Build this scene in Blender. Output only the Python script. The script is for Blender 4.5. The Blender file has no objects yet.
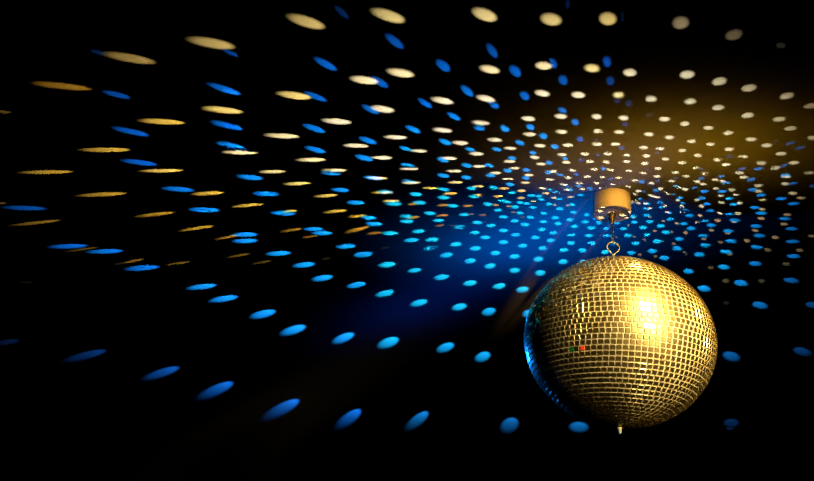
import bpy, bmesh, math, random
from mathutils import Vector, Matrix
random.seed(7)
PI = math.pi
SC = bpy.context.scene
COL = SC.collection

# ------------------------------------------------------------------ place: camera against the ball
FPX = 640.0
PX, PY = 407.0, 240.5
U = None
S = 0.25                                   # ball radius (m)
ELEV = 17.0
Bc = Vector((616.5 - PX, 341.2 - PY, FPX)); Bn = Bc.normalized()
lo, hi = 300.0, 8000.0
for _ in range(80):
    t = (lo + hi) / 2
    V = Vector((Bc.x - 0.037 * t, Bc.y - t, FPX)).normalized()
    if V.dot(Bn) > math.sin(math.radians(ELEV)): lo = t
    else: hi = t
U = V
tanA = 84.9 * (FPX / Bc.length) / FPX
DIST = S * math.sqrt(1 + 1 / tanA ** 2)
F = Vector((0, 0, 1))
Yc = (F - F.dot(U) * U).normalized()
Xc = Yc.cross(U).normalized()              # camera frame (x right, y down, z forward); world X = right
if Xc.x < 0: Xc = -Xc
RW = Matrix((Xc, Yc, U))                   # camera-frame vector -> world vector
CAM = Vector((0, 0, 1.55))
def w(v): return RW @ Vector(v)
def ray(px, py): return w((px - PX, py - PY, FPX)).normalized()
BALL = CAM + w(Bn * DIST)
HT = 1.957 * S                              # ceiling over ball centre
ZC = BALL.z + HT
VW = (CAM - BALL).normalized()             # ball -> camera
def on_plane(px, py, z=None):
    r = ray(px, py); z = ZC if z is None else z
    return CAM + r * ((z - CAM.z) / r.z)

cam = bpy.data.cameras.new('camera'); co = bpy.data.objects.new('camera', cam); COL.objects.link(co)
cam.sensor_width = 36; cam.lens = FPX / 814 * 36; cam.clip_start = 0.01
m = Matrix((w((1, 0, 0)), w((0, -1, 0)), w((0, 0, -1)))).transposed().to_4x4(); m.translation = CAM
co.matrix_world = m
SC.camera = co
SC.view_settings.view_transform = 'Standard'; SC.view_settings.look = 'None'
SC.view_settings.gamma = 1; SC.view_settings.exposure = 0; SC.view_settings.use_curve_mapping = False
wd = bpy.data.worlds.new('world'); SC.world = wd; wd.use_nodes = True
wd.node_tree.nodes['Background'].inputs[0].default_value = (0, 0, 0, 1)
wd.node_tree.nodes['Background'].inputs[1].default_value = 0
SC.cycles.use_light_tree = True
SC.cycles.max_bounces = 5; SC.cycles.diffuse_bounces = 0; SC.cycles.glossy_bounces = 4
SC.cycles.use_denoising = True
SC.cycles.use_adaptive_sampling = False

def lin(c):
    return tuple((x / 255 / 12.92) if x / 255 <= 0.04045 else ((x / 255 + 0.055) / 1.055) ** 2.4 for x in c)

# ------------------------------------------------------------------ materials
def mat(name, col, rough=.5, metal=0.0, noise=0.0, nscale=8, bump=0.0, spec=.5):
    m = bpy.data.materials.new(name); m.use_nodes = True
    nt = m.node_tree; b = nt.nodes['Principled BSDF']
    b.inputs['Base Color'].default_value = (*col, 1)
    b.inputs['Roughness'].default_value = rough; b.inputs['Metallic'].default_value = metal
    b.inputs['Specular IOR Level'].default_value = spec
    if noise or bump:
        tc = nt.nodes.new('ShaderNodeTexCoord'); n = nt.nodes.new('ShaderNodeTexNoise')
        n.inputs['Scale'].default_value = nscale; n.inputs['Detail'].default_value = 4
        nt.links.new(tc.outputs['Object'], n.inputs['Vector'])
        if noise:
            r = nt.nodes.new('ShaderNodeValToRGB')
            r.color_ramp.elements[0].position = .3; r.color_ramp.elements[1].position = .7
            r.color_ramp.elements[0].color = (*[c * (1 - noise) for c in col], 1)
            r.color_ramp.elements[1].color = (*[min(1, c * (1 + noise)) for c in col], 1)
            nt.links.new(n.outputs['Fac'], r.inputs['Fac']); nt.links.new(r.outputs['Color'], b.inputs['Base Color'])
        if bump:
            bp = nt.nodes.new('ShaderNodeBump'); bp.inputs['Strength'].default_value = bump
            bp.inputs['Distance'].default_value = .002
            nt.links.new(n.outputs['Fac'], bp.inputs['Height']); nt.links.new(bp.outputs['Normal'], b.inputs['Normal'])
    return m
M_ceil = mat('matt_ceiling_paint', (.5, .5, .5), 1.0, noise=.05, nscale=2.5, spec=0)
M_wall = mat('black_wall_paint', (.012, .012, .014), .95, noise=.1, nscale=3, spec=.05)
M_floor = mat('dark_floor_boards', (.012, .011, .010), .8, noise=.3, nscale=2, spec=.1)
M_grout = mat('cream_backing', (.72, .68, .48), .6, noise=.1, nscale=30)
M_steel = mat('brass_wire', (.85, .74, .48), .45, .6)
M_dark = mat('dark_steel', (.10, .08, .06), .4, .8)
M_house = mat('cream_plastic', (.72, .60, .42), .45, noise=.04, nscale=20)
M_chain = mat('steel_chain', (.35, .38, .42), .3, 1.0)

def mirror_mat(name, col, rough, rough2, mixf, colvar=.12):
    m = bpy.data.materials.new(name); m.use_nodes = True; nt = m.node_tree
    for n in list(nt.nodes): nt.nodes.remove(n)
    out = nt.nodes.new('ShaderNodeOutputMaterial')
    g1 = nt.nodes.new('ShaderNodeBsdfAnisotropic'); g2 = nt.nodes.new('ShaderNodeBsdfAnisotropic')
    g1.inputs['Roughness'].default_value = rough; g2.inputs['Roughness'].default_value = rough2
    at = nt.nodes.new('ShaderNodeAttribute'); at.attribute_name = 'tone'
    mp = nt.nodes.new('ShaderNodeMapRange'); mp.inputs['To Min'].default_value = 1 - colvar * 2.2; mp.inputs['To Max'].default_value = 1
    nt.links.new(at.outputs['Fac'], mp.inputs['Value'])
    mx = nt.nodes.new('ShaderNodeMix'); mx.data_type = 'RGBA'; mx.blend_type = 'MULTIPLY'; mx.inputs['Factor'].default_value = 1
    mx.inputs['A'].default_value = (*col, 1)
    nt.links.new(mp.outputs['Result'], mx.inputs['B'])
    nt.links.new(mx.outputs['Result'], g1.inputs['Color']); nt.links.new(mx.outputs['Result'], g2.inputs['Color'])
    ms = nt.nodes.new('ShaderNodeMixShader'); ms.inputs[0].default_value = mixf
    nt.links.new(g1.outputs[0], ms.inputs[1]); nt.links.new(g2.outputs[0], ms.inputs[2]); nt.links.new(ms.outputs[0], out.inputs[0])
    return m
M_tile = mirror_mat('mirror_glass', (.98, .78, .33), .05, .36, .46)
M_red = mat('red_reflection', (1, .10, .02), .5, .0)  # a red reflection put into the tile's own colour
M_green = mat('green_reflection', (.02, .35, .05), .3, .5)  # likewise a green reflection, as tile colour

# ------------------------------------------------------------------ helpers
def link(name, me, mats, parent=None, loc=None):
    o = bpy.data.objects.new(name, me)
    for q in (mats if isinstance(mats, list) else [mats]): me.materials.append(q)
    COL.objects.link(o)
    if parent: o.parent = parent
    if loc is not None: o.location = loc
    return o
def thing(name, label, cat, loc):
    o = bpy.data.objects.new(name, None); COL.objects.link(o); o.location = loc
    o.empty_display_size = .05; o['label'] = label; o['category'] = cat
    return o
def from_bm(name, bm, mats, parent=None, loc=None, smooth=False):
    me = bpy.data.meshes.new(name); bm.normal_update(); bm.to_mesh(me); bm.free()
    if smooth:
        for p in me.polygons: p.use_smooth = True
    return link(name, me, mats, parent, loc)
def lathe(prof, n=64):
    bm = bmesh.new(); rings = []
    for r, z in prof:
        if r < 1e-6: rings.append([bm.verts.new((0, 0, z))])
        else: rings.append([bm.verts.new((r * math.cos(2 * PI * k / n), r * math.sin(2 * PI * k / n), z)) for k in range(n)])
    for a, b in zip(rings, rings[1:]):
        for k in range(n):
            q = (k + 1) % n
            if len(a) == 1 and len(b) == 1: continue
            if len(a) == 1: bm.faces.new((a[0], b[q], b[k]))
            elif len(b) == 1: bm.faces.new((a[k], a[q], b[0]))
            else: bm.faces.new((a[k], a[q], b[q], b[k]))
    bmesh.ops.recalc_face_normals(bm, faces=bm.faces)
    return bm
def tube(pts, r, n=12, closed=False):
    bm = bmesh.new(); pts = [Vector(p) for p in pts]; N = len(pts); rings = []
    ref = Vector((0.13, 0.97, 0.2)).normalized()
    for i, p in enumerate(pts):
        if closed: t = (pts[(i + 1) % N] - pts[i - 1]).normalized()
        else: t = (pts[min(i + 1, N - 1)] - pts[max(i - 1, 0)]).normalized()
        a = t.cross(ref).normalized(); b = t.cross(a)
        rings.append([bm.verts.new(p + (a * math.cos(2 * PI * k / n) + b * math.sin(2 * PI * k / n)) * r) for k in range(n)])
    for i in range(N if closed else N - 1):
        A, Bq = rings[i], rings[(i + 1) % N]
        for k in range(n): bm.faces.new((A[k], A[(k + 1) % n], Bq[(k + 1) % n], Bq[k]))
    if not closed:
        bm.faces.new(rings[0]); bm.faces.new(rings[-1])
    bmesh.ops.recalc_face_normals(bm, faces=bm.faces)
    return bm
def box(x0, x1, y0, y1, z0, z1):
    bm = bmesh.new(); bmesh.ops.create_cube(bm, size=1)
    for v in bm.verts:
        v.co = Vector((x0 + (v.co.x + .5) * (x1 - x0), y0 + (v.co.y + .5) * (y1 - y0), z0 + (v.co.z + .5) * (z1 - z0)))
    return bm

# ------------------------------------------------------------------ the room
X0, X1, Y0, Y1 = -11, 9, -3.5, 13
def struct(name, bm, m):
    o = from_bm(name, bm, m); o['kind'] = 'structure'; return o
struct('ceiling', box(X0 - .2, X1 + .2, Y0 - .2, Y1 + .2, ZC, ZC + .2), M_ceil)
struct('floor', box(X0 - .2, X1 + .2, Y0 - .2, Y1 + .2, -.2, 0), M_floor)
struct('wall_back', box(X0, X1, Y1, Y1 + .2, 0, ZC), M_wall)
struct('wall_front', box(X0, X1, Y0 - .2, Y0, 0, ZC), M_wall)
struct('wall_left', box(X0 - .2, X0, Y0, Y1, 0, ZC), M_wall)
struct('wall_right', box(X1, X1 + .2, Y0, Y1, 0, ZC), M_wall)

# ------------------------------------------------------------------ the mirror ball
RH, RV = S * 1.08, S * 1.0
ball = thing('mirror_ball', 'large gold lit mirror ball hanging below the ceiling, covered in small square mirror tiles', 'mirror ball', BALL)
core_r = .992
n_lat = 36
prof = [(RH * core_r * math.sin(PI * i / n_lat), -RV * core_r * math.cos(PI * i / n_lat)) for i in range(n_lat + 1)]
prof[0] = (0, -RV * core_r); prof[-1] = (0, RV * core_r)
from_bm('ball_body', lathe(prof, 96), M_grout, ball, smooth=True)
verts, faces, tones, mi = [], [], [], []
ROWS = 54
fillk = .79
step = PI / ROWS
vr = Vector((VW.x, VW.y)).normalized(); face_az = math.atan2(vr.y, vr.x)
for i in range(ROWS):
    la = -PI / 2 + (i + .5) * step
    cl = math.cos(la)
    n = max(4, round(2 * PI * cl / step * 1.0))
    ph = random.random() * 2 * PI
    for k in range(n):
        az = ph + 2 * PI * k / n
        nrm = Vector((cl * math.cos(az) / RH, cl * math.sin(az) / RH, math.sin(la) / RV)).normalized()
        P = Vector((RH * cl * math.cos(az), RH * cl * math.sin(az), RV * math.sin(la)))
        e = Vector((-math.sin(az), math.cos(az), 0)); u = nrm.cross(e).normalized()
        # every hand-laid tile sits a touch askew
        ta, tb = random.gauss(0, .012), random.gauss(0, .012)
        nn = (nrm + e * ta + u * tb).normalized(); e2 = (e - nn * e.dot(nn)).normalized(); u2 = nn.cross(e2)
        tw = random.gauss(0, .02)
        e3 = e2 * math.cos(tw) + u2 * math.sin(tw); u3 = nn.cross(e3)
        hw = S * 2 * PI * cl / n * 1.062 * fillk / 2; hh = S * step * fillk / 2
        b0 = len(verts); th = S * .02; bv = S * .0025
        for (s, d) in ((1.0, -th), (1.0, -bv), (1 - bv / hh, 0)):
            for sx, sy in ((-1, -1), (1, -1), (1, 1), (-1, 1)):
                verts.append(P + e3 * hw * sx * s + u3 * hh * sy * s + nn * d)
        fs = [(8, 9, 10, 11)]
        for L in (0, 4):
            for q in range(4): fs.append((L + q, L + (q + 1) % 4, L + 4 + (q + 1) % 4, L + 4 + q))
        tn = random.random()
        for f_ in fs:
            faces.append(tuple(b0 + j for j in f_)); tones.append(tn); mi.append(0)
        # tiles coloured as a red and a green reflection, found by where they sit
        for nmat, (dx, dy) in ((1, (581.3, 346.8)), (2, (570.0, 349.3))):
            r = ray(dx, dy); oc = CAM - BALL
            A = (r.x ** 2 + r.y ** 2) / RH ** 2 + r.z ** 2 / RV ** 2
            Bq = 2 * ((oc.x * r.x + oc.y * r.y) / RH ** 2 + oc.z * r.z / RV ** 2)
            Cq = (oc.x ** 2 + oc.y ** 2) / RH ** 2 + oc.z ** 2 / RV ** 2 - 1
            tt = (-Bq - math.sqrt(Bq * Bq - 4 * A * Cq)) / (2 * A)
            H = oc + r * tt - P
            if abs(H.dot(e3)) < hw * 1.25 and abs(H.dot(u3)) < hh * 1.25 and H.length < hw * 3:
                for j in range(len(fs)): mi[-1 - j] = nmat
me = bpy.data.meshes.new('mirror_tiles'); me.from_pydata([tuple(v) for v in verts], [], faces)
me.update()
a = me.attributes.new('tone', 'FLOAT', 'FACE')
for i, tn in enumerate(tones): a.data[i].value = tn
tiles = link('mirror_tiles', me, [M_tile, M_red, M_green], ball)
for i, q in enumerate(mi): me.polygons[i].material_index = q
tiles['label'] = 'rows of small square mirror tiles'
# bottom plug and top eye
k = S
from_bm('bottom_plug', lathe([(0, -RV * .97), (k * .028, -RV * .97), (k * .028, -RV - k * .012), (k * .02, -RV - k * .02), (k * .02, -RV - k * .055), (k * .014, -RV - k * .07), (0, -RV - k * .072)], 24),
        mat('pale_plug_metal', (.75, .72, .55), .35, .3), ball, smooth=True)
from_bm('top_cap', lathe([(0, RV * .97), (k * .10, RV * .97), (k * .10, RV * .995), (k * .085, RV * 1.008), (0, RV * 1.012)], 40), M_steel, ball, smooth=True)
EYE = (w((1, 0, 0)).xy).normalized()       # the ring hangs broadside on
ex = Vector((EYE.x, EYE.y, 0))
def eye_pts():
    pts = []
    z0 = RV + k * .092
    for j in range(40):
        a_ = -PI / 2 + 2 * PI * (j + .5) / 40
        y = math.sin(a_); x = math.cos(a_)
        wd_ = k * .078 * (1 if y > -.1 else (1 + (y + .1) * .95))
        pts.append(ex * (x * wd_) + Vector((0, 0, z0 + k * .118 + y * k * .092)))
    return pts
from_bm('eye_stem', tube([(0, 0, RV * .99), (0, 0, RV + k * .06), (0, 0, RV + k * .128)], k * .012), M_steel, ball, smooth=True)
from_bm('hanging_eye', tube(eye_pts(), k * .0105, 12, True), M_steel, ball, smooth=True)

# ------------------------------------------------------------------ the ceiling mount
HB = 1.70 * S                             # underside of the housing over ball centre
mount = thing('ceiling_mount', 'round cream motor housing fixed to the ceiling above the mirror ball', 'ceiling mount', BALL + Vector((0, 0, HT)))
Rm = .243 * S
hh_ = HT - HB
from_bm('housing', lathe([(0, 0), (Rm, 0), (Rm, -hh_ + k * .012), (Rm - k * .004, -hh_ + k * .003), (Rm - k * .012, -hh_), (Rm - k * .03, -hh_), (Rm - k * .034, -hh_ + k * .006), (0, -hh_ + k * .006)], 72), M_house, mount)
from_bm('motor_shaft', lathe([(0, -hh_ + k * .01), (k * .05, -hh_ + k * .01), (k * .052, -hh_ - k * .03), (k * .03, -hh_ - k * .09), (k * .022, -hh_ - k * .14), (0, -hh_ - k * .145)], 24), M_dark, mount, smooth=True)
# hook and chain link from the shaft to the eye: things of their own
zs = HB - k * .12
def link_pts(zc, half, wid, d, n=28):
    return [d * (math.cos(2 * PI * j / n) * wid) + Vector((0, 0, zc + (half - wid) * (1 if math.sin(2 * PI * j / n) > 0 else -1) + math.sin(2 * PI * j / n) * wid)) for j in range(n)]
z_top = zs + k * .0; z_bot = RV + k * .285
ey = Vector((-ex.y, ex.x, 0))
chain = thing('hanging_chain', 'short thin steel chain between the ceiling motor and the ball', 'chain', BALL + Vector((0, 0, z_top)))
NL = 4
span = z_top - z_bot; pitch = span / (NL - .2)
for j in range(NL):
    zc = -span * 0 - pitch * (j + .35)
    d = (ex * .94 + ey * .34) if j % 2 == 0 else (ey * .94 - ex * .34)
    from_bm('chain_link', tube(link_pts(zc, pitch * .66, k * .017, d), k * .0062, 8, True), M_chain, chain, smooth=True)

# ------------------------------------------------------------------ light: the lamps and spot lights standing in for beams off the mirrors
def spot_to(name, loc, target, power, color, half_deg, blend=1.0, radius=.02):
    l = bpy.data.lights.new(name, 'SPOT'); l.energy = power; l.color = color
    l.spot_size = math.radians(half_deg * 2); l.spot_blend = blend; l.shadow_soft_size = radius
    o = bpy.data.objects.new(name, l); COL.objects.link(o)
    d = (Vector(target) - Vector(loc)).normalized()
    o.matrix_world = Matrix.Translation(loc) @ d.to_track_quat('-Z', 'Y').to_matrix().to_4x4()
    return o
# warm follow spot: mirrored in the tile field where the photo shows the glare
rt = w((1, 0, 0)); rt = (rt - VW * rt.dot(VW)).normalized(); upv = VW.cross(rt).normalized()
if upv.z < 0: upv = -upv
Ldir = (rt * .64 + upv * .235 + VW * .77).normalized()
LAMP = BALL + Ldir * 3.0
spot_to('warm_spot_lamp', LAMP, BALL + Vector((0, 0, -.07)), 860, lin((255, 222, 150)), 5.1, .25, .26)
hz = Vector((VW.x, VW.y, 0)).normalized(); hr = Vector((rt.x, rt.y, 0)).normalized()
spot_to('added_warm_fill', BALL + hz * .80 + hr * .50 + Vector((0, 0, .37)), BALL + Vector((0, 0, -.02)), 95, lin((255, 214, 130)), 18, .3, .11)  # added unseen fill light to brighten the top of the ball
# blue stage lamp to the left and behind
spot_to('blue_stage_lamp', BALL - hr * 1.5 - hz * 2.1 + Vector((0, 0, .30)), BALL, 480, lin((6, 90, 255)), 7.0, .4, .15)

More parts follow.
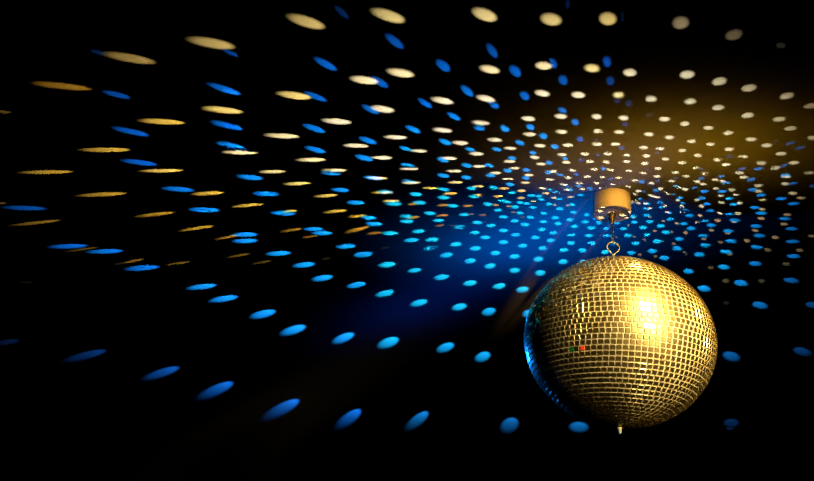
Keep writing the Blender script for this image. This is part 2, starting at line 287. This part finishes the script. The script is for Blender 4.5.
DATA = r'''
400 90 8.02
B 203 107 140 50 33 .55
Y 343 86 190 58 10 1
B 755 122 95 55 25 .6
Y 690 70 165 58 12 1
B 433 213 120 50 28 .75
Y 648 263 155 42 6 1
B 638 305 100 50 18 .7
B 107 316 135 50 22 .8
Y 342 323 165 42 5 1
B 363 417 110 45 20 .9
Y 483 424 140 36 4 1
B 45 470 110 34 15 .9
B 561 476 90 34 13 .9
B 776 476 85 36 13 .9
Y 760 400 130 36 4 1
500 90 8.02
B 198 47 95 70 40 .55
Y 340 27 130 58 10 1
Y 628 40 120 60 5 1
B 500 163 80 50 25 .6
Y 488 212 110 46 4 1
B 603 258 70 60 20 .65
Y 226 230 120 46 6 1
B 243 297 80 56 25 .8
Y 775 213 85 50 3 1
B 38 310 90 55 25 .8
Y 493 335 100 40 3 1
Y 237 355 110 38 3 1
B 348 370 75 55 18 .85
B 643 394 65 48 10 .5
B 160 424 82 45 18 .85
Y 785 331 85 42 3 1
Y 322 447 100 34 3 1
Y 545 442 90 36 3 1
B 440 455 72 44 14 .85
Y 778 433 80 36 3 1
Y 82 467 110 30 3 1
B 785 398 50 30 0 .25
600 90 8.02
Y 150 40 100 58 3 .9
B 135 88 60 30 0 .25
B 232 108 70 60 10 .2
Y 408 72 100 58 0 .85
Y 722 92 105 55 -8 .75
Y 188 224 90 46 3 .95
Y 518 233 98 44 0 .9
B 395 200 70 45 0 .12
B 200 275 65 40 0 .25
Y 680 271 85 44 -3 .85
Y 155 337 85 38 2 1
Y 390 355 88 38 1 .95
Y 556 380 85 38 0 .9
Y 735 412 82 36 0 .85
Y 126 434 80 32 2 1
B 175 465 60 30 5 .35
Y 348 461 76 30 2 1
Y 481 470 78 28 2 1
Y 869 304 90 38 0 .8
Y 885 435 80 34 0 .85
714 90 8.02
Y 583 48 125 58 -12 .5
Y 775 128 130 50 -10 .35
Y 33 142 110 52 -5 .7
Y 270 203 110 50 -8 .7
Y 520 236 115 48 -7 .55
Y 612 308 112 42 -5 .5
Y 115 345 92 38 -4 .8
Y 297 396 98 38 -2 .75
Y 790 383 90 40 -3 .45
Y 422 445 95 36 -3 .7
Y 123 475 84 34 -2 .85
B 610 428 100 30 -15 .25
B 690 462 100 30 -12 .25
B 490 415 60 25 -5 .1
400 150 8.02
Y 150 8 145 28 2 1
Y 615 30 125 34 3 1
B 345 78 105 44 14 .85
Y 395 67 135 30 3 1
B 62 122 120 36 8 .9
Y 77 151 150 26 0 1
B 537 124 95 38 10 .9
Y 633 131 110 26 0 1
B 713 124 88 38 12 .85
Y 435 168 130 28 0 1
B 348 205 105 38 8 .9
Y 765 184 100 24 0 1
B 727 203 85 34 6 .9
B 532 220 90 36 8 .9
Y 446 259 125 26 -1 .9
B 75 250 110 30 8 .9
Y 93 262 150 26 0 1
Y 628 291 100 24 0 .85
Y 245 304 130 26 -1 .8
B 353 316 100 34 6 .9
B 572 308 90 34 6 .95
B 750 302 80 34 8 .95
Y 405 349 125 26 -3 .75
B 130 355 110 36 4 .95
Y 632 362 90 24 0 .75
B 592 374 90 34 2 .95
Y 785 371 85 24 -3 .7
B 352 381 105 34 2 .95
B 157 423 115 34 3 .95
Y 105 433 90 22 -5 .5
Y 345 442 100 24 -4 .5
B 423 448 95 34 2 .95
Y 545 448 90 26 -3 .5
B 703 433 80 32 4 .95
Y 765 440 70 22 -3 .5
B 786 482 70 30 0 .95
500 150 8.02
B 265 23 65 36 12 .85
Y 278 59 88 30 5 1
B 97 66 75 38 10 .85
Y 77 92 105 28 2 1
Y 498 38 85 28 3 1
B 520 67 60 34 8 .75
Y 680 32 75 32 3 1
B 785 40 40 30 0 .25
Y 328 112 85 26 2 1
B 395 102 62 40 10 .8
Y 530 99 75 28 3 1
B 652 82 50 36 0 .3
Y 722 93 75 28 2 1
Y 118 145 90 24 0 1
B 62 166 78 38 8 .9
B 210 160 68 34 6 .85
Y 432 171 75 26 3 1
B 385 181 60 36 8 .8
Y 582 163 72 26 4 1
B 480 197 60 32 5 .8
Y 757 154 68 26 2 1
B 612 199 50 34 5 .5
Y 232 201 82 24 2 1
B 207 225 68 34 6 .85
Y 545 220 72 26 2 1
Y 700 214 66 26 2 1
Y 62 232 95 22 0 1
Y 402 236 75 22 2 1
Y 203 262 82 22 0 .95
B 82 276 75 34 6 .95
Y 512 274 64 20 2 1
B 525 295 60 22 5 .7
Y 637 266 65 20 2 1
B 625 290 60 25 5 .7
Y 775 265 50 24 2 .95
Y 32 308 85 24 0 .8
Y 340 306 78 22 1 .95
B 402 320 62 26 10 .85
B 560 316 60 30 5 .9
Y 535 320 55 20 2 .9
Y 665 313 62 20 2 .95
B 722 310 50 35 10 .6
Y 172 327 78 24 0 .85
B 97 341 72 30 4 .95
B 450 340 62 26 6 .9
Y 368 347 64 20 1 .85
B 250 365 72 28 2 .95
B 312 370 60 26 3 .95
Y 5 368 50 20 0 .6
Y 170 384 70 22 0 .75
Y 433 381 55 18 0 .9
B 475 390 60 26 4 .9
Y 570 375 56 18 0 .85
B 645 363 58 26 10 .85
B 333 396 62 28 3 .95
B 12 403 65 28 3 .95
B 65 417 72 30 2 .95
Y 270 411 55 18 0 .7
B 160 421 62 28 2 .95
B 215 429 66 28 3 .95
B 393 433 62 28 3 .95
Y 438 440 40 16 0 .6
B 580 437 58 26 3 .95
Y 545 444 40 16 0 .7
Y 75 451 55 20 -2 .5
B 122 457 70 30 2 .95
B 265 460 66 28 2 .95
B 480 472 66 28 0 .95
600 150 8.02
Y 63 30 80 30 3 1
Y 213 41 70 30 3 .95
Y 373 47 72 32 2 .95
B 460 20 50 24 0 .3
Y 660 4 70 32 0 .85
Y 525 72 66 30 2 .9
Y 785 43 75 30 0 .85
Y 50 95 68 28 4 1
Y 213 92 68 28 3 1
Y 360 108 68 30 2 .95
Y 660 102 76 32 0 .85
B 30 150 50 36 0 .75
Y 83 159 68 24 5 .95
Y 230 167 60 26 4 .95
Y 466 148 66 28 2 .95
B 380 157 40 24 0 .25
Y 765 143 66 28 0 .85
Y 349 185 66 26 3 .95
Y 604 180 66 28 2 .9
Y 692 209 66 26 0 .85
Y 22 216 58 22 2 .95
Y 152 222 60 22 4 .95
B 90 233 55 26 0 .5
Y 458 212 64 28 3 .95
B 610 225 50 24 5 .3
Y 280 244 62 24 5 .95
B 335 254 56 32 3 .7
Y 575 249 64 26 3 .85
B 460 248 45 26 0 .35
Y 412 265 58 22 4 .95
Y 780 257 60 26 2 .85
Y 105 273 60 22 8 .95
Y 228 295 54 20 6 .95
B 610 291 62 28 6 .7
Y 632 297 50 22 10 .8
Y 683 314 58 32 15 .8
Y 485 310 54 24 6 .9
B 448 324 60 28 0 .65
B 760 304 66 26 -8 .5
Y 10 312 50 24 15 .95
Y 310 330 58 24 5 .95
B 353 332 30 26 0 .4
Y 545 344 56 30 10 .9
B 588 354 40 22 0 .6
Y 408 364 50 22 12 .9
Y 452 376 76 22 8 .95
B 318 392 50 24 0 .7
B 640 385 66 24 -8 .7
Y 625 402 52 24 0 .85
Y 778 400 50 24 5 .75
Y 290 402 22 22 0 .95
Y 305 426 45 20 8 .8
B 375 430 66 24 5 .9
Y 365 428 40 16 5 .8
B 482 420 62 26 4 .75
B 655 424 60 22 5 .75
Y 655 451 46 22 3 .8
Y 522 448 42 20 0 .8
B 500 459 62 22 0 .85
B 370 469 56 24 0 .9
Y 402 468 38 20 0 .9
B 680 478 55 20 0 .7
690 150 8.02
Y 110 190 70 28 0 .8
B 90 228 60 28 -6 .5
B 85 150 50 24 0 .3
Y 107 275 60 28 8 .8
B 115 332 75 30 -4 .65
B 98 384 70 28 0 .65
Y 92 451 52 26 5 .7
B 135 433 68 28 0 .65
590 205 8.02
B 215 143 60 28 0 .9
B 135 190 60 28 0 .9
B 135 247 65 30 0 .95
B 120 378 65 40 0 .95
B 183 316 45 26 0 .9
B 270 190 68 30 0 .95
B 303 243 70 36 0 .95
Y 310 163 30 22 0 .4
Y 215 258 28 20 0 .3
714 150 8.02
Y 537 30 98 36 -5 .65
Y 232 53 88 34 -3 .75
B 125 52 65 36 -5 .2
Y 30 77 76 32 0 .8
Y 380 104 92 34 -2 .7
Y 642 102 92 36 -3 .6
Y 100 119 84 32 0 .85
B 567 122 70 28 -12 .35
Y 493 143 90 34 -2 .65
B 222 152 75 26 -6 .4
B 355 152 90 34 -8 .5
Y 203 184 80 30 0 .75
Y 762 183 90 30 -2 .45
Y 237 219 76 32 0 .75
B 573 200 90 28 -8 .5
Y 578 213 88 30 0 .65
B 57 215 64 28 -5 .55
B 300 237 85 34 -10 .5
Y 10 240 60 26 3 .75
Y 65 252 62 24 3 .8
B 98 264 90 26 -5 .6
Y 573 271 78 30 0 .6
B 640 267 70 26 -10 .35
Y 358 284 80 32 0 .55
B 790 288 60 26 -8 .25
Y 15 308 55 24 4 .75
B 312 318 82 30 -5 .6
Y 147 319 66 28 3 .65
Y 358 331 66 28 3 .6
B 62 333 84 30 -4 .7
Y 630 347 78 30 2 .5
Y 178 358 62 26 5 .6
B 378 362 90 28 -5 .6
Y 50 368 60 26 5 .6
Y 698 384 80 26 3 .4
B 122 387 84 32 -4 .7
B 537 390 98 30 -4 .55
Y 392 402 68 30 3 .5
Y 60 421 58 26 8 .65
Y 203 425 62 28 6 .65
B 160 435 80 28 -4 .75
B 637 430 104 30 -4 .5
B 325 461 92 30 -3 .65
Y 385 475 60 24 5 .5
400 210 8.02
B 240 26 100 34 3 .95
B 48 49 100 36 2 .95
Y 110 60 110 24 -8 .55
Y 340 45 105 26 -5 .5
B 515 37 90 32 0 .95
Y 570 32 50 18 -5 .4
Y 662 40 70 20 -3 .35
B 55 91 118 36 0 .95
B 308 84 100 34 1 .95
Y 318 124 85 20 -8 .35
Y 420 126 50 16 -5 .2
B 477 137 92 34 -1 .95
B 620 102 92 34 0 .95
B 730 125 82 34 -1 .95
Y 685 95 30 12 0 .15
B 150 171 115 36 -3 .95
B 600 182 86 34 -2 .95
B 92 242 125 40 -4 .9
B 258 237 115 40 -4 .95
B 685 220 88 36 -2 .95
B 448 275 100 40 -5 .95
B 247 306 112 42 -6 .9
B 605 308 98 42 -5 .95
B 375 361 108 44 -8 .9
B 765 345 88 42 -4 .95
B 563 408 98 46 -8 .95
B 723 449 98 48 -10 .95
B 118 484 115 40 -8 .9
500 210 8.02
B 28 56 80 30 2 .95
Y 107 16 45 16 0 .4
B 162 24 66 28 0 .95
B 350 26 66 26 0 .95
B 590 17 66 22 0 .95
B 695 40 50 30 0 .9
Y 175 57 40 14 0 .3
B 242 58 70 30 2 .95
B 442 62 66 28 0 .95
B 118 87 72 32 0 .95
B 560 79 64 30 0 .95
B 345 94 72 30 0 .95
B 765 72 45 22 0 .8
B 683 95 68 28 0 .95
B 465 109 66 32 0 .95
B 200 117 76 34 2 .95
B 792 103 50 30 0 .9
B 597 132 68 32 0 .95
B 735 144 76 32 2 .95
B 333 157 72 32 0 .95
B 28 165 84 36 0 .95
B 425 182 74 34 0 .95
B 125 199 80 36 -2 .95
B 571 199 70 34 0 .95
B 713 205 70 34 0 .95
B 285 221 76 38 -2 .95
B 408 245 74 38 -2 .95
B 28 258 84 38 -2 .95
B 570 265 74 38 0 .95
B 737 267 74 38 0 .95
B 180 287 82 40 -3 .95
B 345 306 78 42 -3 .95
B 512 321 78 42 -2 .95
B 660 325 74 40 0 .95
B 118 372 90 44 -4 .95
B 307 395 88 46 -4 .95
B 505 415 82 46 -4 .95
B 668 416 68 40 0 .95
B 117 484 90 46 -4 .95
B 322 504 92 50 -2 .95
400 270 5.73
B 240 41 92 36 -8 .9
B 402 75 84 36 -8 .95
B 568 92 80 38 -9 .95
B 703 111 78 40 -6 .95
B 110 188 105 42 -13 .9
B 341 211 92 44 -12 .9
B 510 238 88 48 -12 .85
B 735 250 70 50 -10 .85
B 262 443 110 55 -20 .8
B 475 496 98 60 -20 .78
630 210 8.02
B 645 6 75 26 0 .6
Y 298 19 50 20 5 .7
B 320 22 50 22 0 .7
Y 413 22 48 26 5 .6
Y 720 26 50 26 8 .6
B 135 42 66 28 0 .9
Y 155 57 34 16 0 .5
B 478 44 74 30 0 .75
Y 562 45 50 26 8 .55
Y 267 88 38 20 10 .5
B 325 73 66 32 0 .85
B 35 98 62 28 0 .9
B 158 94 68 30 0 .9
Y 376 107 42 26 10 .5
B 432 109 70 32 0 .8
B 597 84 78 30 0 .7
Y 537 101 44 26 10 .5
Y 703 84 58 30 10 .5
B 652 122 84 34 0 .7
B 107 140 70 34 0 .95
B 247 127 72 34 0 .9
B 490 147 80 36 0 .75
Y 198 168 36 26 10 .4
Y 445 182 42 30 10 .45
Y 652 161 50 30 8 .4
B 288 178 78 36 0 .9
Y 335 174 30 24 10 .35
B 135 199 70 36 0 .9
Y 32 212 30 24 0 .35
B 588 207 90 38 2 .7
Y 598 235 50 26 5 .35
Y 116 238 36 26 10 .35
B 395 233 80 38 2 .75
B 220 251 80 40 0 .9
Y 262 253 24 20 0 .3
B 45 266 74 38 0 .9
Y 350 272 40 30 10 .35
B 25 52 60 30 0 .9
Y 30 62 40 16 0 .4
Y 725 257 50 30 10 .35
B 605 282 90 40 4 .65
B 378 307 84 42 5 .75
B 178 330 82 42 0 .85
B 12 343 72 42 0 .85
Y 440 347 46 34 5 .3
B 555 356 90 48 6 .7
Y 80 360 36 30 0 .3
Y 205 372 40 32 10 .25
B 277 384 88 44 4 .8
Y 650 463 50 36 0 .2
B 470 491 90 46 5 .75
714 210 8.02
Y 45 25 58 28 6 .6
B 120 36 84 32 0 .65
Y 190 27 62 28 5 .6
B 377 25 98 32 0 .65
Y 378 67 66 30 5 .4
Y 585 37 70 28 3 .35
B 567 69 108 32 0 .5
B 165 82 92 34 2 .65
Y 165 98 50 20 5 .45
Y 560 113 70 28 5 .35
B 337 129 100 34 0 .6
B 620 150 110 34 0 .45
B 115 167 88 36 2 .7
Y 110 187 50 24 5 .4
Y 330 165 62 30 6 .4
B 363 206 102 36 2 .55
Y 785 209 70 28 3 .25
Y 491 220 66 32 6 .35
B 630 253 118 36 0 .45
Y 264 246 60 34 8 .35
B 135 250 98 40 4 .7
B 343 297 104 40 4 .6
Y 430 320 60 32 8 .25
Y 687 323 68 30 6 .25
B 98 335 104 42 5 .75
Y 130 355 50 24 5 .3
B 637 370 118 38 2 .5
B 330 430 110 44 4 .55
Y 580 433 66 34 5 .18
B 78 457 102 46 6 .75
690 260 6.01
Y 215 125 46 30 0 .2
B 305 138 90 42 8 .65
Y 430 126 46 28 0 .15
B 84 171 84 42 8 .75
B 607 122 100 36 8 .4
B 420 271 100 46 10 .5
B 735 270 90 40 8 .3
Y 218 258 40 26 0 .07
690 335 4.01
B 165 85 76 42 14 .4
B 450 66 80 36 14 .25
B 165 352 68 38 0 .18
B 160 375 36 16 0 .12
400 350 4.01
B 72 280 105 48 -38 .45
B 440 300 80 62 -30 .4
B 717 308 84 46 2 .45
0 0 5.01
B 490 262 80 24 15 .15
Y 655 292 275 48 10 .45
Y 318 432 300 36 6 .35
150 0 5.01
Y 312 217 250 56 10 .6
B 405 265 100 24 22 .3
B 375 447 180 34 18 .55
290 0 5.01
Y 85 110 205 62 17 .65
B 260 62 100 34 42 .18
Y 495 80 185 64 18 .75
B 525 208 120 46 38 .4
B 180 322 135 40 28 .5
Y 375 402 150 44 8 .95
B 450 412 105 40 30 .5
Y 556 366 145 46 10 .95
B 768 330 90 50 38 .5
440 0 5.01
Y 225 75 140 68 20 .8
Y 557 98 115 70 10 .75
B 262 255 90 44 55 .4
Y 250 348 110 44 12 .95
B 377 357 75 52 45 .5
Y 520 330 92 46 5 .95
B 568 318 60 40 60 .4
Y 762 342 82 48 5 .9
B 617 402 58 50 50 .45
B 640 20 55 28 90 .1
B 137 457 85 40 40 .6
560 0 5.01
Y 240 95 95 75 5 .7
Y 605 115 90 72 -8 .4
B 235 310 60 45 80 .35
Y 350 364 75 44 3 .85
B 252 405 50 48 80 .3
Y 637 374 80 46 -5 .8
B 312 85 60 20 90 .08
654 0 5.01
Y 400 175 95 60 -15 .25
Y 635 228 55 34 0 .08
Y 327 408 82 46 -12 .65
Y 475 441 85 40 -10 .55
0 90 5.73
Y 0 125 140 22 3 .2
B 670 27 170 36 14 .35
B 753 239 225 36 12 .45
Y 610 343 290 30 0 .6
B 802 416 215 34 7 .5
130 90 5.73
B 580 12 120 30 14 .5
Y 535 115 235 40 6 .85
Y 190 182 265 36 3 .7
B 562 205 190 38 14 .6
B 585 320 180 36 12 .75
Y 635 358 205 26 1 .95
Y 187 462 250 24 -1 .75
260 90 5.73
Y 200 32 205 46 8 .85
B 320 38 145 36 22 .55
B 635 112 115 36 26 .6
Y 705 110 145 42 9 1
Y 443 180 175 36 5 1
B 312 221 140 36 18 .7
Y 130 263 200 32 3 .95
B 620 290 110 36 18 .75
Y 779 271 138 28 2 1
Y 552 319 150 28 2 1
B 320 343 130 34 14 .75
B 600 390 110 34 14 .85
Y 698 388 125 24 1 1
Y 295 400 170 26 0 .95
Y 430 460 145 22 0 .95
B 410 477 115 26 3 .85
Y 75 468 155 22 -1 .9
0 170 5.73
Y 272 12 310 25 -1 .5
Y 590 140 285 26 -3 .5
B 145 218 260 30 2 .35
Y 0 190 80 14 0 .2
Y 210 302 290 20 -6 .3
B 395 437 230 30 -2 .5
Y 470 455 200 14 -8 .2
B 605 466 215 30 -2 .6
130 170 5.73
B 690 42 155 34 6 .8
B 280 110 190 32 4 .65
Y 450 133 200 24 -3 .7
Y 680 202 185 22 -5 .65
B 430 228 175 32 2 .8
Y 150 254 230 24 -6 .45
Y 385 334 200 22 -8 .5
Y 560 384 150 18 -10 .4
B 660 370 150 30 -1 .85
B 663 406 150 30 -1 .85
260 150 5.73
B 36 251 150 32 3 .85
B 650 160 110 26 6 .9
Y 670 161 130 20 2 .9
Y 218 192 160 22 -2 .85
B 463 229 105 28 4 .85
Y 705 243 130 18 -1 .7
B 718 238 90 28 4 .85
Y 380 262 140 20 -4 .75
B 550 302 105 28 2 .9
Y 755 292 100 18 -2 .8
B 765 307 100 30 2 .9
Y 435 351 140 22 -6 .65
B 137 362 145 30 2 .85
Y 170 350 90 16 -3 .7
Y 560 378 110 18 -5 .6
B 622 388 95 28 2 .9
B 655 424 100 28 0 .9
Y 560 455 145 26 -14 .5
Y 185 458 135 18 -8 .4
B 308 453 118 26 0 .85
0 230 5.01
Y 670 155 110 16 -10 .3
Y 600 168 60 12 -8 .08
B 715 190 175 32 -4 .6
Y 130 262 80 12 0 .04
150 220 5.73
B 740 191 145 32 -3 .9
Y 160 248 150 16 -8 .25
Y 510 203 140 16 -10 .25
Y 645 242 120 14 -10 .2
B 300 382 175 34 -7 .85
B 425 451 170 38 -9 .85
270 220 5.73
B 300 75 120 28 -1 .9
Y 232 95 100 16 -8 .3
Y 600 75 90 18 -6 .4
B 690 76 98 28 0 .95
B 436 151 115 30 -3 .9
B 536 197 110 34 -5 .9
B 197 257 130 34 -6 .9
B 672 256 105 36 -6 .95
B 303 332 125 38 -9 .9
B 498 372 115 38 -10 .9
B 660 420 110 42 -12 .9
Y 665 158 60 10 -8 .12
Y 320 222 60 10 -10 .1
200 290 4.01
B 255 96 108 34 -13 .85
B 376 160 108 38 -17 .85
B 577 192 95 38 -22 .85
B 757 210 92 44 -20 .85
B 68 400 145 48 -24 .4
B 333 475 145 52 -28 .4
B 600 513 112 52 -36 .42
0 320 2.99
B 257 106 130 26 -14 .2
B 485 158 112 28 -18 .35
B 22 66 80 18 -8 .1
'''
YC = [(0, (0, 0, 0)), (.08, (32, 26, 14)), (.2, (72, 54, 18)), (.35, (120, 88, 24)), (.5, (162, 124, 38)), (.7, (210, 170, 68)), (.85, (240, 208, 118)), (1, (255, 236, 190))]
YR = [(0, (0, 0, 0)), (.08, (30, 30, 24)), (.2, (68, 62, 44)), (.35, (112, 96, 68)), (.5, (148, 134, 100)), (.7, (190, 178, 140)), (.85, (222, 208, 165)), (1, (250, 236, 200))]
BC = [(0, (0, 0, 0)), (.1, (4, 18, 45)), (.25, (5, 42, 95)), (.4, (8, 72, 150)), (.5, (8, 88, 180)), (.7, (10, 122, 215)), (.85, (18, 148, 245)), (.9, (18, 160, 250)), (1, (22, 190, 255))]
BM = [(0, (0, 0, 0)), (.1, (4, 18, 42)), (.25, (5, 44, 88)), (.4, (8, 76, 135)), (.5, (10, 95, 160)), (.7, (12, 132, 205)), (.85, (16, 165, 235)), (.9, (20, 190, 250)), (1, (30, 214, 255))]
def ramp(tab, v):
    for (a0, c0), (a1, c1) in zip(tab, tab[1:]):
        if v <= a1:
            f = (v - a0) / (a1 - a0); return [x + (y - x) * f for x, y in zip(c0, c1)]
    return list(tab[-1][1])
ALB = .5
KCAL = 4 * PI * PI * 1.0
TAN0 = math.tan(math.radians(1.5))
def ball_edge(d):
    return 1 / math.sqrt((d.x ** 2 + d.y ** 2) / RH ** 2 + d.z ** 2 / RV ** 2)
count = 0
def beam(kind, px, py, ln, tk, ang, bri, z=None, grow=1.07, gain=1.08, src=None, blend=.8, rgb=None, radius=0, name='mirror_beam'):
    global count
    P = on_plane(px, py, z)
    a = math.radians(ang)
    e1 = Vector((math.cos(a), math.sin(a))) * ln / 2 * grow; e2 = Vector((-math.sin(a), math.cos(a))) * tk / 2 * grow * .95
    v1 = (on_plane(px + e1.x, py + e1.y, z) - on_plane(px - e1.x, py - e1.y, z)) / 2
    v2 = (on_plane(px + e2.x, py + e2.y, z) - on_plane(px - e2.x, py - e2.y, z)) / 2
    d0 = P - BALL; dn = d0.normalized()
    O = src if src is not None else BALL + dn * (ball_edge(dn) + .012)
    if src is None and z is None and (P - BALL).xy.length > .12:
        full = (P - O).length; O = P - dn * max(min(full, .15), .32 * full)     # added spot light starts in mid-air, standing in for the mirror's reflected beam
    d = P - O; r = d.length; dn = d.normalized()
    for it in range(4):                        # centre the cone on the whole footprint
        q = dn.to_track_quat('-Z', 'Y').to_matrix(); lx, ly = q.col[0], q.col[1]
        tg = []
        for v in (v1, -v1, v2, -v2):
            h = (P + v - O); h = h / h.dot(dn); tg.append((h.dot(lx), h.dot(ly)))
        mx_ = sum(t_[0] for t_ in tg) / 4; my_ = sum(t_[1] for t_ in tg) / 4
        # conjugate radii of the beam's cross-section -> principal axes
        A = Matrix((((tg[0][0] - tg[1][0]) / 2, (tg[2][0] - tg[3][0]) / 2), ((tg[0][1] - tg[1][1]) / 2, (tg[2][1] - tg[3][1]) / 2)))
        if it < 3: dn = (dn + lx * mx_ + ly * my_).normalized()
    G = A @ A.transposed()
    tr = G[0][0] + G[1][1]; df = G[0][0] - G[1][1]; of = G[0][1]
    rt_ = math.sqrt(df * df / 4 + of * of)
    s1 = math.sqrt(tr / 2 + rt_); s2 = math.sqrt(max(tr / 2 - rt_, 1e-10))
    th = .5 * math.atan2(2 * of, df)
    ax = lx * math.cos(th) + ly * math.sin(th); ay = -lx * math.sin(th) + ly * math.cos(th)
    rot = Matrix((ax, ay, -dn)).transposed()
    if kind == 'Y':
        c = ramp(YR if px > 620 else YC, bri)
        if px <= 620 and py < 60: c = [(p_ + q_) / 2 for p_, q_ in zip(c, ramp(YR, bri * .93))]
    else: c = ramp(BM if (py > 185 and px > 380) or px > 640 else BC, bri)
    if rgb: c = rgb
    c = lin(c); mxc = max(max(c), 1e-6)
    l = bpy.data.lights.new(name, 'SPOT')
    l.color = [x / mxc for x in c]
    cosi = abs(dn.z)
    l.energy = KCAL * mxc / ALB * PI * r * r / cosi / PI * gain
    l.spot_size = 2 * math.atan(TAN0); l.spot_blend = blend; l.shadow_soft_size = radius
    l.use_shadow = True
    o = bpy.data.objects.new(name, l); COL.objects.link(o)
    mm = rot.to_4x4() @ Matrix.Diagonal((s1 / TAN0, s2 / TAN0, 1, 1)); mm.translation = O
    o.matrix_world = mm
    count += 1
ox = oy = 0; sc_ = 1
for ln_ in DATA.strip().splitlines():
    f_ = ln_.split()
    if len(f_) == 3: ox, oy, sc_ = float(f_[0]), float(f_[1]), float(f_[2]); continue
    x, y, L, T, a_, b_ = map(float, f_[1:])
    beam(f_[0], ox + x / sc_, oy + y / sc_, L / sc_, T / sc_, a_, b_)
# soft washes on the ceiling from the stage lamps out of frame
for px, py in ((599.5, 211.5), (612, 213.2), (622.5, 215.5), (600.8, 217.8), (628.4, 218.3), (631, 212)):
    beam('Y', px, py, 7.5, 2.8, 5, .95, z=BALL.z + HB)
BL = BALL + Vector((-1.7, 1.2, -1.5)); WL = BALL + Vector((1.7, -1.2, -1.3))
def wash(src, rgb, px, py, ln, tk, ang, name, radius=.12):
    for k_, g_ in ((1.5, .10), (1.0, .38), (.62, .52)):
        beam('W', px, py, ln * k_, tk * k_, ang, 1, grow=1, gain=g_, src=src, blend=1, rgb=rgb, radius=radius, name=name)
wash(BL, (0, 68, 158), 540, 238, 290, 96, -8, 'blue_wash_lamp')
wash(BL, (0, 80, 165), 572, 212, 120, 46, -4, 'blue_wash_lamp')
wash(BL, (1, 14, 62), 450, 290, 300, 84, -24, 'blue_wash_lamp')
wash(WL, (112, 80, 8), 668, 148, 290, 96, 2, 'warm_wash_lamp')
wash(WL, (84, 62, 30), 590, 170, 250, 60, 2, 'warm_wash_lamp')
spot_to('added_mount_fill', BALL + hz * 1.9 + hr * .8 + Vector((0, 0, .24)), BALL + Vector((0, 0, (HT + HB) / 2 - .01)), 250, lin((255, 192, 85)), 1.8, .5, .03)  # added narrow warm light, only there to brighten the housing
